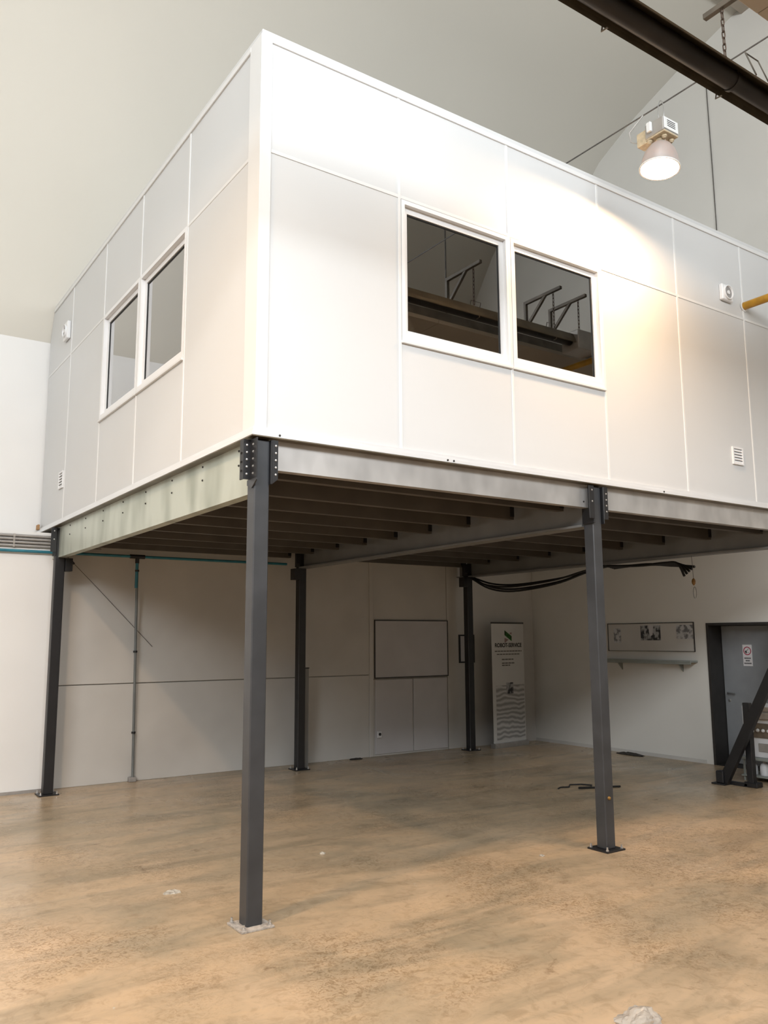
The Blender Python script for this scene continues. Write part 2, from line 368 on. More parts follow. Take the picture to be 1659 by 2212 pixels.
for num, (i0, i1, SKY) in enumerate(openings):
    struct(strip(XL, XR, prof[at:i0 + 1]).build('ceiling', 'plaster', smooth=True))
    struct(strip(XL, SKY[0], prof[i0:i1 + 1]).build('ceiling', 'plaster', smooth=True))
    struct(strip(SKY[1], XR, prof[i0:i1 + 1]).build('ceiling', 'plaster', smooth=True))
    at = i1
    (ya, za), (yb, zb) = prof[i0], prof[i1]
    rl = struct(link('window_%d' % (num + 1), None, ((SKY[0] + SKY[1]) / 2, (ya + yb) / 2, zb)))  # second one holds the panes of the added band
    npane = 8; q = Vector((0, zb - za, ya - yb)).normalized() * -1
    if q.z < 0: q = -q
    for k in range(npane):
        a = SKY[0] + (SKY[1] - SKY[0]) * k / npane; c = SKY[0] + (SKY[1] - SKY[0]) * (k + 1) / npane
        lo_ = [Vector((x, y, z)) + q * .10 for x, y, z in ((a + .03, ya, za), (c - .03, ya, za), (c - .03, yb, zb), (a + .03, yb, zb))]
        MB().add(lo_ + [p + q * .03 for p in lo_], [(0, 1, 2, 3), (7, 6, 5, 4), (0, 4, 5, 1), (1, 5, 6, 2), (2, 6, 7, 3), (3, 7, 4, 0)]).build('pane', 'skypane', rl)
struct(strip(XL, XR, prof[at:]).build('ceiling', 'plaster', smooth=True))
# gables (with door opening on the right), front wall
gp = [(YB, 0.0)] + [(y, z) for y, z in prof] + [(YF, 0.0)]
DY0, DY1, DZ = 1.36, 2.33, 1.94
right = struct(link('wall_right', None, (XR, 0, 0)))
MB().prism([(6.5, DZ), (6.5, EAVE)] + [(y, z + .1) for y, z in prof] + [(YF - .1, EAVE), (YF - .1, DZ)], 0, XR, XR + 0.35).build('upper_wall', 'gable', right)
B(XR, XR + 0.35, DY1, 6.5, -0.05, DZ).build('wall_section', 'gable', right)
B(XR, XR + 0.35, YF - .1, DY0, -0.05, DZ).build('wall_section', 'gable', right)
B(XR + 0.35, XR + 0.6, DY0 - .3, DY1 + .3, -0.05, DZ + .3).build('recess_back', 'doorframe', right)
struct(MB().prism([(6.5, -.05), (6.5, EAVE)] + [(y, z + .1) for y, z in prof] + [(YF - .1, EAVE), (YF - .1, -.05)], 0, XL - .3, XL).build('wall_left', 'wall'))
struct(B(XL, XR, YF - 0.3, YF, -0.05, EAVE + .05).build('wall_front', 'wall'))
# back wall: thick lower wall with ledge, thinner upper wall
struct(B(XL, XR, YB, YB + 0.3, 2.9, EAVE + 0.02).build('wall_back', 'wall'))
LEDGE = 3.04
struct(B(XL, 0.10, 5.68, YB + .25, -0.05, LEDGE).build('wall_back_lower', 'wall'))
lower = struct(link('wall_back_facing', None, (4, 5.8, 0)))
B(0.10, XR, 5.815, YB + .25, -0.05, LEDGE).build('backing', 'lampgrey', lower)
XS = 4.70
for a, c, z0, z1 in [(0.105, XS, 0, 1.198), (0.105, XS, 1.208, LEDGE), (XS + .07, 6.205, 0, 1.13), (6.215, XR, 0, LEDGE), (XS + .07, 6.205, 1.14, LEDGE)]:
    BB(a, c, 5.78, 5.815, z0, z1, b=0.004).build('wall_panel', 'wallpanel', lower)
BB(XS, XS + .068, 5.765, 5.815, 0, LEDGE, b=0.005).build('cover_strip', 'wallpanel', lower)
# ridge sheet along the crown
struct(MB().prism([(1.12, 10.70), (0.0, 10.84), (-1.0, 10.9), (-1.0, 11.02), (0.0, 10.96), (1.12, 10.80)], 0, XL, XR).build('trim_1', 'tan'))
# slim baseboard dirt line at the foot of the right wall
struct(B(XR - 0.012, XR, 2.45, 5.78, 0, 0.05).build('baseboard_right', 'wallpanel'))
# pale dust line at the foot of the left wall
struct(B(XL, 0.10, 5.665, 5.68, 0, 0.035).build('baseboard_left', 'greypipe'))

# ---------------------------------------------------------------- door in the right wall
d = struct(link('door_1', None, (XR + .2, 1.85, 0)))
LX = XR + 0.285
MB().frame(0, DY0, DY1, 0.0, DZ, XR - 0.012, XR + 0.345, (0.035, 0.035, 0.004, 0.035)).build('door_frame', 'doorframe', d)
MB().frame(0, DY0 + .035, DY1 - .035, 0.004, DZ - .035, LX + .045, LX + .075, (0.02, 0.02, 0.004, 0.02)).build('door_stop', 'doorframe', d)
leaf = BB(LX, LX + 0.045, DY0 + 0.04, DY1 - 0.04, 0.012, DZ - 0.04, b=0.003).build('door_leaf', 'doorgrey', d)
hy = DY1 - 0.11
h = tag(MB().tube([(LX, hy, .97), (LX - .045, hy, .97), (LX - .052, hy - .02, .968), (LX - .052, hy - .12, .962)], 0.010, 10).build('door_handle', 'steel', d, True), 'satin steel lever handle')
MB().lathe([(0.021, 0), (0.021, 0.008), (0.012, 0.010)], (LX, hy, 0.865), 16, Vector((-1, 0, 0)), capb=True).build('lock_escutcheon', 'steel', d, True)
for z in (0.35, 1.65): MB().tube([(LX - .008, DY0 + .04, z - .05), (LX - .008, DY0 + .04, z + .05)], 0.009, 8).build('hinge', 'steel', d)
# prohibition sign on the leaf
sy0, sy1, sz0, sz1 = 1.832, 1.972, 1.345, 1.637
sg = thing('warning_sign', 'small white sign with red ring and black pictogram on the grey door', 'sign', (LX, (sy0 + sy1) / 2, sz0))
BB(LX - 0.004, LX - 0.0005, sy0, sy1, sz0, sz1, b=0.001).build('plate', 'signwhite', sg)
cy, cz = (sy0 + sy1) / 2, sz1 - 0.085
xs = LX - 0.0048
MB().add([(x, cy + r * math.cos(a), cz + r * math.sin(a)) for x in (xs, LX - .004) for r in (0.058, 0.046) for a in [2 * math.pi * k / 40 for k in range(40)]],
         [f for k in range(40) for l in [(k + 1) % 40] for f in ((k, l, 40 + l, 40 + k), (80 + k, 120 + k, 120 + l, 80 + l), (k, 80 + k, 80 + l, l), (40 + k, 40 + l, 120 + l, 120 + k))]).build('red_ring', 'signred', sg)
def flat(pts, name, m, parent, x=xs, t=0.0008): return MB().prism(pts, 0, x, x + t).build(name, m, parent)
flat([(cy + .033, cz + .002), (cy + .010, cz + .004), (cy + .008, cz - .030), (cy + .022, cz - .036), (cy + .034, cz - .016)], 'pictogram_hand', 'ink', sg)
flat([(cy + .012, cz - .002), (cy + .006, cz - .006), (cy - .022, cz + .030), (cy - .017, cz + .035)], 'pictogram_bar', 'inkgrey', sg)
flat([(cy - .002, cz - .020), (cy - .022, cz - .018), (cy - .024, cz - .024), (cy - .004, cz - .027)], 'pictogram_mark', 'inkgrey', sg)
for zz, half_w, cuts in ((0.098, .050, 7), (0.064, .032, 5), (0.028, .055, 9)):
    for k in range(cuts):
        a = cy + half_w - 2 * half_w * k / cuts; c = a - 2 * half_w / cuts * 0.72
        flat([(a, sz0 + zz), (c, sz0 + zz), (c, sz0 + zz + .018), (a, sz0 + zz + .018)], 'letter_mark', 'ink', sg)

# ================================================================ MEZZANINE
BT = 3.083                      # underside of the deck
YK = 5.40                       # back row of columns
COLX = (0.0, 3.25, 6.42)
def place_bolts(parent, face, fixed, us, zs, data=None, name='bolt'):
    for u in us:
        for z in zs:
            p = {'-x': (fixed, u, z), '+x': (fixed, u, z), '-y': (u, fixed, z), '+y': (u, fixed, z)}[face]
            bolt(parent, p, face, data, name)
def column(x, y, label, plate, kind, w=0.11):
    t = thing('steel_column', label, 'column', (x + w / 2, y + w / 2, 0), 'mezzanine columns')
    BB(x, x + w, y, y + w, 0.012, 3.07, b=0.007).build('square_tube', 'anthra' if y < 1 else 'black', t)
    bp = BB(x - .055, x + w + .055, y - .055, y + w + .055, 0.0, 0.014, b=0.002).build('base_plate', plate, t)
    for sx in (-.033, w + .033):
        for sy in (-.033, w + .033): link('anchor_bolt', STUD, (x + sx, y + sy, 0.014), bp)
    zb, zt = 2.80, 3.07
    zs5 = [zb + .035 + k * .049 for k in range(5)]
    if kind == 'corner':
        br = MB().prism([(x - .012, y - .050), (x - .012, y + .045), (x - .062, y + .045), (x - .062, y + .10), (x - .054, y + .10), (x - .054, y + .053), (x - .004, y + .053), (x - .004, y - .050)], 2, zb, zt).build('bracket', 'black', t)
        place_bolts(br, '-x', x - .012, (y - .004,), zs5); place_bolts(br, '-y', y + .045, (x - .038,), zs5)
        place_bolts(br, '-x', x - .062, (y + .078,), [zb + .06 + k * .06 for k in range(3)], HEXD, 'dark_bolt')
        MB().prism([(y - .05, zb), (y - .05, zb - .012), (y + .02, zb - .06), (y + .09, zb - .035), (y + .09, zb)], 0, x - .012, x - .003).build('gusset', 'anthra', t)
        b2 = MB().prism([(x + w + .002, zb - .03), (x + w + .002, zt), (x + w + .046, zt), (x + w + .046, zb + .005)], 1, y - .030, y - .020).build('bracket', 'black', t)
        place_bolts(b2, '-y', y - .030, (x + w + .028,), zs5)
        b3 = BB(x + w - .004, x + w + .006, y - .028, y + .10, zb - .03, zt, b=.002).build('bracket_leg', 'black', t)
    else:
        f0 = -1 if y > 1 else 1
        ys = (y - .030, y - .020)
        b1 = BB(x - .070, x - .006, *ys, zb - .02, zt, b=.002).build('bracket', 'black', t)
        place_bolts(b1, '-y', ys[0], (x - .035,), [zb + .13, zb + .23])
        BB(x - .016, x - .002, y - .028, y + w, zb - .06, zt, b=.002).build('bracket_leg', 'black', t)
        b2 = BB(x + w + .006, x + w + .062, *ys, zb - .02, zt, b=.002).build('bracket', 'black', t)
        place_bolts(b2, '-y', ys[0], (x + w + .036,), [zb + .05 + k * .053 for k in range(4)])
        BB(x + w + .002, x + w + .014, y - .028, y + w, zb - .06, zt, b=.002).build('bracket_leg', 'black', t)
        if y > 1:
            sx0 = x + w + .002 if x < 1 else x - .085
            BB(sx0, sx0 + .083, y - .02, y + w, 2.56, 2.715, b=.003).build('beam_seat', 'black', t)
    if y < 1 and x > 1:
        MB().lathe([(0.016, 0), (0.012, 0.012), (0.002, 0.016)], (x + .05, y, 0.42), 12, Vector((0, -1, 0))).build('hole_plug', 'amber', t, True)
    return t
column(0.0, 0.0, 'anthracite square steel column under the front corner of the white cabin', 'grout', 'corner')
column(COLX[1], 0.0, 'anthracite front column with dark bolted base plate, right of the corner column', 'black', 'mid')
column(0.0, YK - .02, 'dark steel column standing against the bright white wall at the left', 'black', 'mid')
column(COLX[1] - .02, YK - .10, 'black back column hidden partly behind the grey post, below the middle beam', 'black', 'mid')
column(COLX[2] - .06, YK + .02, 'black back column standing left of the roll-up banner', 'black', 'mid')
column(COLX[2] + .13, 0.0, 'front column of the mezzanine nearest the diagonal brace', 'black', 'mid')
# grey post fixed against the middle back column
pt = thing('short_post', 'short dark grey post standing beside the black middle back column', 'post', (3.38, 5.5, 0))
BB(3.365, 3.46, 5.42, 5.50, 0.0, 1.34, b=.004).build('post_tube', 'midbeam', pt); BB(3.36, 3.465, 5.415, 5.505, 1.34, 1.352, b=.003).build('cap', 'black', pt)

def channel(axis, a, b, web, depth, z0, z1, th=0.006, lip=0.02):
    """C section along axis; web at 'web', flanges running to web+depth"""
    s = 1 if depth > 0 else -1; e = web + depth; t = th * s
    p = [(web, z0), (e, z0), (e, z0 + lip), (e - t, z0 + lip), (e - t, z0 + th), (web + t, z0 + th), (web + t, z1 - th), (e - t, z1 - th), (e - t, z1 - lip), (e, z1 - lip), (e, z1), (web, z1)]
    return MB().prism(p, axis, a, b)
JY = [0.315 + 0.653 * k for k in range(9)]
ZB = 2.72
# left main beam with bolts at each joist
t = thing('main_beam', 'greenish galvanised main beam along the left edge of the mezzanine', 'beam', (0.03, 2.8, ZB), 'mezzanine main beams')
wb = channel(1, 0.115, 5.70, 0.03, 0.085, ZB, BT).build('channel', 'galvgreen', t)
for y in JY:
    for z in (3.048, 2.945): bolt(wb, (0.03, min(y, 5.62), z), '-x', HEXD, 'dark_bolt')
# middle main beam: two channels back to back
t = thing('main_beam', 'grey middle main beam running back from the second front column', 'beam', (3.3, 2.8, ZB), 'mezzanine main beams')
for web, dp in ((3.302, -.075), (3.308, .075)):
    c = channel(1, 0.112, 5.32, web, dp, ZB, BT).build('channel', 'midbeam', t)
    bolt(c, (web - .0 if dp > 0 else web, 0.20, 3.0), '-x', HEXD, 'dark_bolt')
t = thing('main_beam', 'dark main beam at the right end, above the hanging black cables', 'beam', (6.45, 2.8, ZB), 'mezzanine main beams')
for web, dp in ((6.457, -.075), (6.463, .075)): channel(1, 0.112, 5.72, web, dp, ZB, BT).build('channel', 'midbeam', t)
# front edge channels
for a, c, lab in ((0.117, 3.232, 'pale galvanised edge beam between the corner column and the second column'), (3.378, 6.44, 'galvanised edge beam running right from the second front column')):
    t = thing('edge_beam', lab, 'beam', ((a + c) / 2, 0.03, 2.88), 'mezzanine edge beams')
    channel(0, a, c, 0.03, 0.07, 2.88, BT).build('channel', 'galv', t)
    for x in (a + .06, c - .06): bolt(t, (x, 0.03, 2.93), '-y', HEXD, 'dark_bolt')
# joists
ordn = ['first', 'second', 'third', 'fourth', 'fifth', 'sixth', 'seventh', 'eighth', 'ninth']
for bay, (a, c) in enumerate(((0.12, 3.222), (3.388, 6.378))):
    for k, y in enumerate(JY):
        yy = min(y, 5.62)
        t = thing('deck_joist', 'dark grey steel joist, %s from the front edge under the %s bay of the deck' % (ordn[k], 'left' if bay == 0 else 'right'), 'joist', ((a + c) / 2, yy, 2.885), 'deck joists of the %s bay' % ('left' if bay == 0 else 'right'))
        channel(0, a, c, yy, 0.065, 2.885, BT - .002, th=.005, lip=.018).build('channel', 'joist', t)
        for xx, dr in ((a, 1), (c, -1)):
            BB(min(xx, xx + dr * .05), max(xx, xx + dr * .05), yy - .007, yy - .001, 2.91, 3.07, b=.001).build('cleat', 'black', t)
# deck boards
dk = thing('mezzanine_deck', 'dark boarded deck carrying the white cabin', 'deck', (3.2, 3.0, BT))
n = 6
for k in range(n):
    a = 0.095 + 6.42 * k / n; c = .095 + 6.42 * (k + 1) / n - .004
    BB(a, c, 0.095, 6.28, BT + .006, BT + .034, b=.002).build('deck_board', 'deck', dk)

# ================================================================ CABIN
BZ0, BZS, BZ1 = 3.145, 5.165, 6.03
PX = [0.065, 1.19, 2.34, 3.49, 4.635, 5.79, 6.52]
PY = [0.165, 1.365, 2.57, 3.775, 5.15, 6.30]
TH = 0.10
cab = thing('office_cabin', 'white panelled modular office cabin on top of the steel mezzanine', 'cabin', (3.2, 3.1, BT))
WZ0 = 3.985
g = 0.004
for k in range(len(PX) - 1):
    a, c = PX[k] + g, PX[k + 1] - g
    BB(a, c, 0.0, TH, BZS + g, BZ1, b=.003).build('wall_panel', 'panel', cab)
    BB(a, c, 0.0, TH, BZ0, (WZ0 if k in (1, 2) else BZS) - g, b=.003).build('wall_panel', 'panel', cab)
for k in range(len(PY) - 1):
    a, c = PY[k] + g, PY[k + 1] - g
    if k == 4: MB().prism([(a, BZS + g), (c, BZS + g), (c, 5.70), (6.15, BZ1), (a, BZ1)], 0, 0.0, TH).build('wall_panel', 'panel', cab)
    else: BB(0.0, TH, a, c, BZS + g, BZ1, b=.003).build('wall_panel', 'panel', cab)
    BB(0.0, TH, a, c, BZ0, (WZ0 + .03 if k in (1, 2) else BZS) - g, b=.003).build('wall_panel', 'panel', cab)
# right end, back and roof (out of sight, so the rooms inside stay closed)
BB(6.42, 6.52, TH, 6.28, BZ0, BZ1, b=.003).build('end_wall', 'panel', cab)
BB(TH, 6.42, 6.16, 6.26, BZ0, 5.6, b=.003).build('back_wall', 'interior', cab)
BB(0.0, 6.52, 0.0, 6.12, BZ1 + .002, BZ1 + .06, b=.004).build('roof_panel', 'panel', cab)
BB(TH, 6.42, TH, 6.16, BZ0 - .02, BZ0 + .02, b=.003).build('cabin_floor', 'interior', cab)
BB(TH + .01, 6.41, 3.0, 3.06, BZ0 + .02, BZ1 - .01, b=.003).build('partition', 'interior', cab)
# joint strips: horizontal (between seams) and vertical
def fstrip(x0, x1, z0, z1, dpt=.006): BB(x0, x1, -dpt, 0.012, z0, z1, b=.002).build('joint_strip', 'trim', cab)
def lstrip(y0, y1, z0, z1, dpt=.006): BB(-dpt, 0.012, y0, y1, z0, z1, b=.002).build('joint_strip', 'trim', cab)
sw = .013
for k in range(len(PX) - 1): fstrip(PX[k] + sw, PX[k + 1] - sw, BZS - .014, BZS + .014)
for x in PX[1:-1]: fstrip(x - sw, x + sw, BZ0, BZ1 - .01)
for k in range(len(PY) - 1): lstrip(PY[k] + sw, PY[k + 1] - sw, BZS - .014, BZS + .014, .004)
for y in PY[1:-1]: lstrip(y - sw, y + sw, BZ0, BZ1 - .01)
# corner post (L), top trims, base flashing
MB().prism([(-.012, -.012), (PX[0] + .01, -.012), (PX[0] + .01, .001), (.001, .001), (.001, PY[0] + .01), (-.012, PY[0] + .01)], 2, BZ0 - .005, BZ1 + .012).build('corner_trim', 'trim', cab)
BB(PX[0], 6.53, -.014, .03, BZ1 - .03, BZ1 + .012, b=.003).build('top_trim', 'trim', cab)
BB(-.014, .03, PY[0], 6.12, BZ1 - .03, BZ1 + .012, b=.003).build('top_trim', 'trim', cab)
for z0, z1, o in ((3.090, 3.119, .040), (3.121, 3.147, .030)):
    MB().prism([(-o, -o), (6.54, -o), (6.54, .004), (.004, .004), (.004, 6.30), (-o, 6.30)], 2, z0, z1).build('base_flashing', 'alu', cab)
for x in (0.16, 1.60, 1.66, 4.2): link('rivet', HEXD, (x, -.040, 3.105), cab, ROT['-y'])
MB().prism([(-.04, -.04), (6.54, -.04), (6.54, .09), (.09, .09), (.09, 6.30), (-.04, 6.30)], 2, 3.082, 3.0885).build('drip_soffit', 'hood', cab)
BB(-.055, -.03, 6.18, 6.28, 3.135, 3.20, b=.003).build('wood_packer', 'wood', cab)

def window(axis, a0, a1, z0, z1, idx):
    """frame ring, sash ring, seal ring, pane and sill in the panel plane; children of the cabin"""
    def PB(p0, p1, d0, d1, zz0, zz1, b=.003):
        return BB(p0, p1, d0, d1, zz0, zz1, b=b) if axis == 1 else BB(d0, d1, p0, p1, zz0, zz1, b=b)
    w = MB().frame(axis, a0 + .016, a1 - .016, z0 + .008, z1 - .018, -.008, .085, (.034, .026, .05, .034)).build('window', 'pvc', cab)
    A0, A1, Z0, Z1 = a0 + .05, a1 - .042, z0 + .058, z1 - .052
    MB().frame(axis, A0, A1, Z0, Z1, .030, .085, (.045, .045, .055, .05)).build('sash', 'pvc', w)
    MB().frame(axis, A0 + .045, A1 - .045, Z0 + .055, Z1 - .05, .040, .052, .010).build('seal', 'seal', w)
    PB(A0 + .052, A1 - .052, .046, .050, Z0 + .062, Z1 - .057, b=.0005).build('pane', 'glass', w)
    PB(a0 + .006, a1 - .004, -.022, .004, z0 - .012, z0 + .010).build('window_sill', 'trim', w)
for k in (1, 2): window(1, PX[k], PX[k + 1], WZ0, BZS, k)
for k in (1, 2): window(0, PY[k], PY[k + 1], WZ0 + .03, BZS + .02, k)

# vents on the cabin
def louvre(axis, a0, a1, z0, z1, lab):
    t = thing('louvre_vent', lab, 'vent', ((a0 + a1) / 2, 0, z0) if axis == 1 else (0, (a0 + a1) / 2, z0), 'white vents on the cabin')
    MB().frame(axis, a0, a1, z0, z1, -.018, -.0005, .018).build('vent_frame', 'pvc', t)
    (BB(a0 + .015, a1 - .015, -.005, -.0005, z0 + .015, z1 - .015, b=.001) if axis == 1 else BB(-.005, -.0005, a0 + .015, a1 - .015, z0 + .015, z1 - .015, b=.001)).build('backing', 'greypipe', t)
    nn = 5; hh = (z1 - z0 - .036) / nn
    for k in range(nn):
        zb = z0 + .018 + hh * k
        pr = [(-.017, zb), (-.006, zb + hh * .82), (-.004, zb + hh * .80), (-.013, zb)]
        if axis == 0: MB().prism([(x, z) for x, z in pr], 1, a0 + .016, a1 - .016).build('slat', 'pvc', t)
        else: MB().prism([(y, z) for y, z in pr], 0, a0 + .016, a1 - .016).build('slat', 'pvc', t)
louvre(1, 5.395, 5.578, 3.515, 3.70, 'white slatted vent low on the front wall of the cabin')
louvre(0, 5.18, 5.38, 3.53, 3.735, 'white slatted vent low on the left wall of the cabin')
def round_vent(axis, a0, a1, z0, z1, lab):
    a, z = (a0 + a1) / 2, (z0 + z1) / 2
    t = thing('extractor_vent', lab, 'vent', (a, 0, z0) if axis == 1 else (0, a, z0), 'white vents on the cabin')
    (BB(a0, a1, -.045, -.0005, z0, z1, b=.008) if axis == 1 else BB(-.045, -.0005, a0, a1, z0, z1, b=.008)).build('housing', 'pvc', t)
    ax = Vector((0, -1, 0)) if axis == 1 else Vector((-1, 0, 0)); c = ax * .045 + (Vector((a, 0, z)) if axis == 1 else Vector((0, a, z)))
    MB().lathe([(.078, 0), (.078, .018), (.070, .020), (.064, .004)], c, 28, ax).build('collar', 'pvc', t, True)
    MB().lathe([(.064, .002), (.030, -.006 + .010), (.001, .006)], c, 28, ax).build('shutter', 'greypipe', t, True)
    MB().lathe([(.022, .004), (.022, .014), (.002, .016)], c, 16, ax).build('hub', 'pvc', t, True)
round_vent(1, 5.362, 5.55, 5.29, 5.465, 'white round extractor vent high on the front wall by the yellow pipe')
round_vent(0, 5.22, 5.42, 5.38, 5.60, 'white extractor vent high on the left wall of the cabin')
# yellow gas pipe
yp = thing('gas_pipe', 'yellow gas pipe running out of the front wall of the cabin', 'pipe', (5.80, -1, 5.30))
MB().tube([(5.80, .02, 5.315), (5.80, YF + .01, 5.315)], 0.043, 20).build('pipe_run', 'yellow', yp, True)
MB().lathe([(.060, 0), (.060, .006), (.044, .008)], (5.80, -.006, 5.315), 24, Vector((0, -1, 0))).build('wall_collar', 'trim', yp, True)

# ================================================================ OVERHEAD: heater, brackets, wire, lamp
H0, H1 = -4.2, 5.36
ht = thing('tube_heater', 'long dark radiant tube heater hanging under the vault on chains', 'heater', (.6, -2.0, 5.4))
MB().tube([(H0, -2.025, 5.475), (2.52, -2.025, 5.475)], 0.062, 20).build('radiant_tube', 'tube', ht, True)
MB().tube([(2.52, -2.025, 5.475), (H1, -2.025, 5.475)], 0.056, 20).build('radiant_tube', 'tube', ht, True)
hp = [(-1.915, 5.435), (-1.925, 5.47), (-1.965, 5.555), (-2.085, 5.555), (-2.125, 5.50), (-2.150, 5.475)]
hp += [(y * 1.0 + (.006 if k > 2 else -.006), z - .008) for k, (y, z) in reversed(list(enumerate(hp)))]
MB().prism(hp, 0, H0, H1).build('reflector_hood', 'hood', ht)
for x in (0.1, 1.35, 2.5, 3.75, 5.0):
    MB().tube([(x, -1.918, 5.437), (x, -1.91, 5.405), (x, -1.96, 5.40)], .006, 6).build('clip', 'bracket', ht)
for x in (0.1, 1.26, 2.62, 3.80, 5.05):
    MB().tube([(x - .02, -2.155, 5.475), (x - .02, -2.09, 5.68), (x + .13, -2.09, 5.68), (x + .13, -2.155, 5.475)], .005, 6).build('hanging_loop', 'bracket', ht)
MB().lathe([(.068, 0), (.068, .03)], (2.50, -2.025, 5.475), 20, Vector((1, 0, 0)), capa=True, capb=True).build('tube_clamp', 'tube', ht, True)
BB(H1, H1 + .38, -2.17, -1.88, 5.35, 5.60, b=.01).build('burner_box', 'lampgrey', ht)
# mounting rail with triangular brackets
wk = thing('walkway_deck', 'tan underside of a raised walkway at the upper right corner', 'walkway', (4.3, -3.3, 5.48))
for k in range(5):
    xa = 0.6 + 1.5 * k
    BB(xa, xa + 1.495, -3.4, -2.474, 5.48, 5.53, b=.004).build('deck_plate', 'tan', wk)
for y in (-2.56, -3.32): BB(0.6, XR - .01, y - .04, y + .04, 5.53, 5.66, b=.004).build('edge_beam', 'bracket', wk)
for x in (1.2, 4.4, 7.6): MB().tube([(x, -3.32, 5.66), (x, -3.32, 10.6)], .010, 6).build('hanger_rod', 'wire', wk)
BRX = (1.25, 2.52, 3.74, 5.05, 5.50)
where = ['fifth', 'fourth', 'third', 'second', 'first']
LINK = MB().tube([(math.cos(a) * .010, 0, math.sin(a) * .010 + (.012 if math.sin(a) > 0 else -.012)) for a in [2 * math.pi * k / 12 + .01 for k in range(12)]], .0042, 6, closed=True).mesh('chain_link', MT['chain'], Vector(), True)
for i, x in enumerate(BRX):
    t = thing('heater_bracket', 'brown triangular steel bracket above the heater, %s counted from its burner box' % where[i], 'bracket', (x, -2.48, 5.53), 'heater brackets')
    BB(x - .02, x + .02, -2.50, -1.855, 6.045, 6.085, b=.002).build('arm', 'bracket', t)
    BB(x - .02, x + .02, -2.50, -2.46, 5.66, 6.045, b=.002).build('upright', 'bracket', t)
    MB().prism([(-2.465, 5.72), (-2.465, 5.77), (-2.16, 6.045), (-2.11, 6.045)], 0, x - .016, x + .016).build('strut', 'bracket', t)
    c = thing('hanging_chain', 'rusty link chain from the %s heater bracket counted from the burner box' % where[i], 'chain', (x, -1.99, 5.66), 'heater chains')
    nl = 10; step = .0385
    for k in range(nl): link('chain_link', LINK, (x, -1.99, 5.585 + .022 + k * (6.045 - 5.585 - .03) / (nl - 1)), c, (0, 0, R(90) * (k % 2)))
    for o in c.children: o.scale = (1, 1, 1.28)

# tensioned wire over the cabin, with the lamp
WX, WZ = 3.52, 6.44
sw_ = thing('tension_wire', 'thin grey suspension wire strung above the cabin past the lamp', 'wire', (WX, -.9, WZ))
MB().tube([(WX, 5.99, WZ), (WX, 2.6, WZ), (WX, -.7, WZ - .02), (WX, -8.02, WZ + .02)], .0065, 8).build('wire', 'wire', sw_, True)
def lamp(cx, cy, zr, lab, glow='lampglow'):
    t = thing('high_bay_lamp', lab, 'lamp', (cx, cy, zr), 'high bay lamps')
    rr = .168
    dome = [(rr + .003, 0.0), (rr, .010), (.163, .05), (.150, .105), (.126, .165), (.095, .212), (.068, .238), (.048, .246)]
    inner = [(max(.04, r - .005), h) for r, h in reversed(dome)]
    tilt = Vector((0.10, -0.03, 1)).normalized()
    c = Vector((cx, cy, zr))
    MB().lathe(dome + inner, c, 40, tilt).build('reflector', 'dome', t, True)
    MB().lathe([(rr + .006, -.005), (rr + .008, .005), (rr - .005, .006), (rr - .006, -.004), (rr + .006, -.005)], c, 40, tilt).build('rim', 'lampwhite', t, True)
    MB().lathe([(rr - .007, .012), (.08, .006), (.002, .004)], c, 18, tilt).build('lit_glass', glow, t, True)
    e = c + tilt * .246
    MB().lathe([(.048, 0), (.045, .03), (.034, .035), (.034, .05)], e, 24, tilt, capb=True).build('lamp_holder', 'lampbeige', t, True)
    z0 = e.z + .052; x0, x1 = e.x - .095, e.x + .115; y0, y1 = cy - .11, cy + .08
    BB(x0, x1, y0, y1, z0, z0 + .130, b=.006).build('gear_box', 'lampgrey', t)
    cov = BB(x0 + .010, x1 - .008, y0 - .008, y0 + .001, z0 + .016, z0 + .125, b=.003).build('end_cover', 'lampwhite', t)
    for k in range(4): BB(x0 + .050, x1 - .050, y0 - .010, y0 - .007, z0 + .045 + k * .017, z0 + .052 + k * .017, b=.001).build('slot', 'ink', cov)
    BB(x0 + .008, x1 - .008, y0 - .006, y1 + .03, z0 - .014, z0 + .002, b=.003).build('bottom_plate', 'lampbeige', t)
    for dx, dy in ((.08, -.06), (-.03, -.07), (-.06, .06), (.06, .07)):
        MB().lathe([(.024, 0), (.024, -.018), (.016, -.024), (.012, -.032), (.002, -.033)], (e.x + dx, cy + dy, z0 - .012), 16).build('cable_gland', 'lampbeige', t, True)
    BB(x0 + .01, x0 + .11, y1 - .002, y1 + .10, z0 - .03, z0 + .10, b=.005).build('junction_box', 'lampbeige', t)
    BB(x0 - .030, x0 + .002, cy + .0, cy + .045, z0 + .035, z0 + .125, b=.005).build('capacitor', 'lampwhite', t)
    zt = z0 + .130
    hook = [(e.x - .03, cy - .05 + .030 * math.cos(a), (zt + WZ) / 2 + ((WZ - zt) / 2 + .008) * math.sin(a)) for a in [2 * math.pi * k / 20 for k in range(20)]]
    MB().tube(hook, .004, 6, closed=True).build('hook_ring', 'steel', t, True)
    MB().tube([(x0 + .03, y1 + .098, z0 + .02), (x0 + .01, y1 + .16, z0 + .06), (x0 + .0, y1 + .17, z0 + .15), (e.x - .03, y1 + .06, WZ - .03)], .006, 8).build('feed_cable', 'lampgrey', t, True)
lamp(3.51, -.70, 5.825, 'lit high bay lamp with clear dome reflector hanging in front of the cabin')
lamp(-2.9, -.95, 5.95, 'lit high bay lamp hanging above the floor left of the cabin', 'lampglow_strong')
for x, y, lab in ((-2.9, -.95, 'thin suspension wire that carries the lamp left of the cabin'),):
    s2 = thing('tension_wire', lab, 'wire', (x, y, WZ + .1))
    MB().tube([(x, y, 6.46), (x, y, 10.2 if y < -2 else 10.85)], .006, 6).build('wire', 'wire', s2)
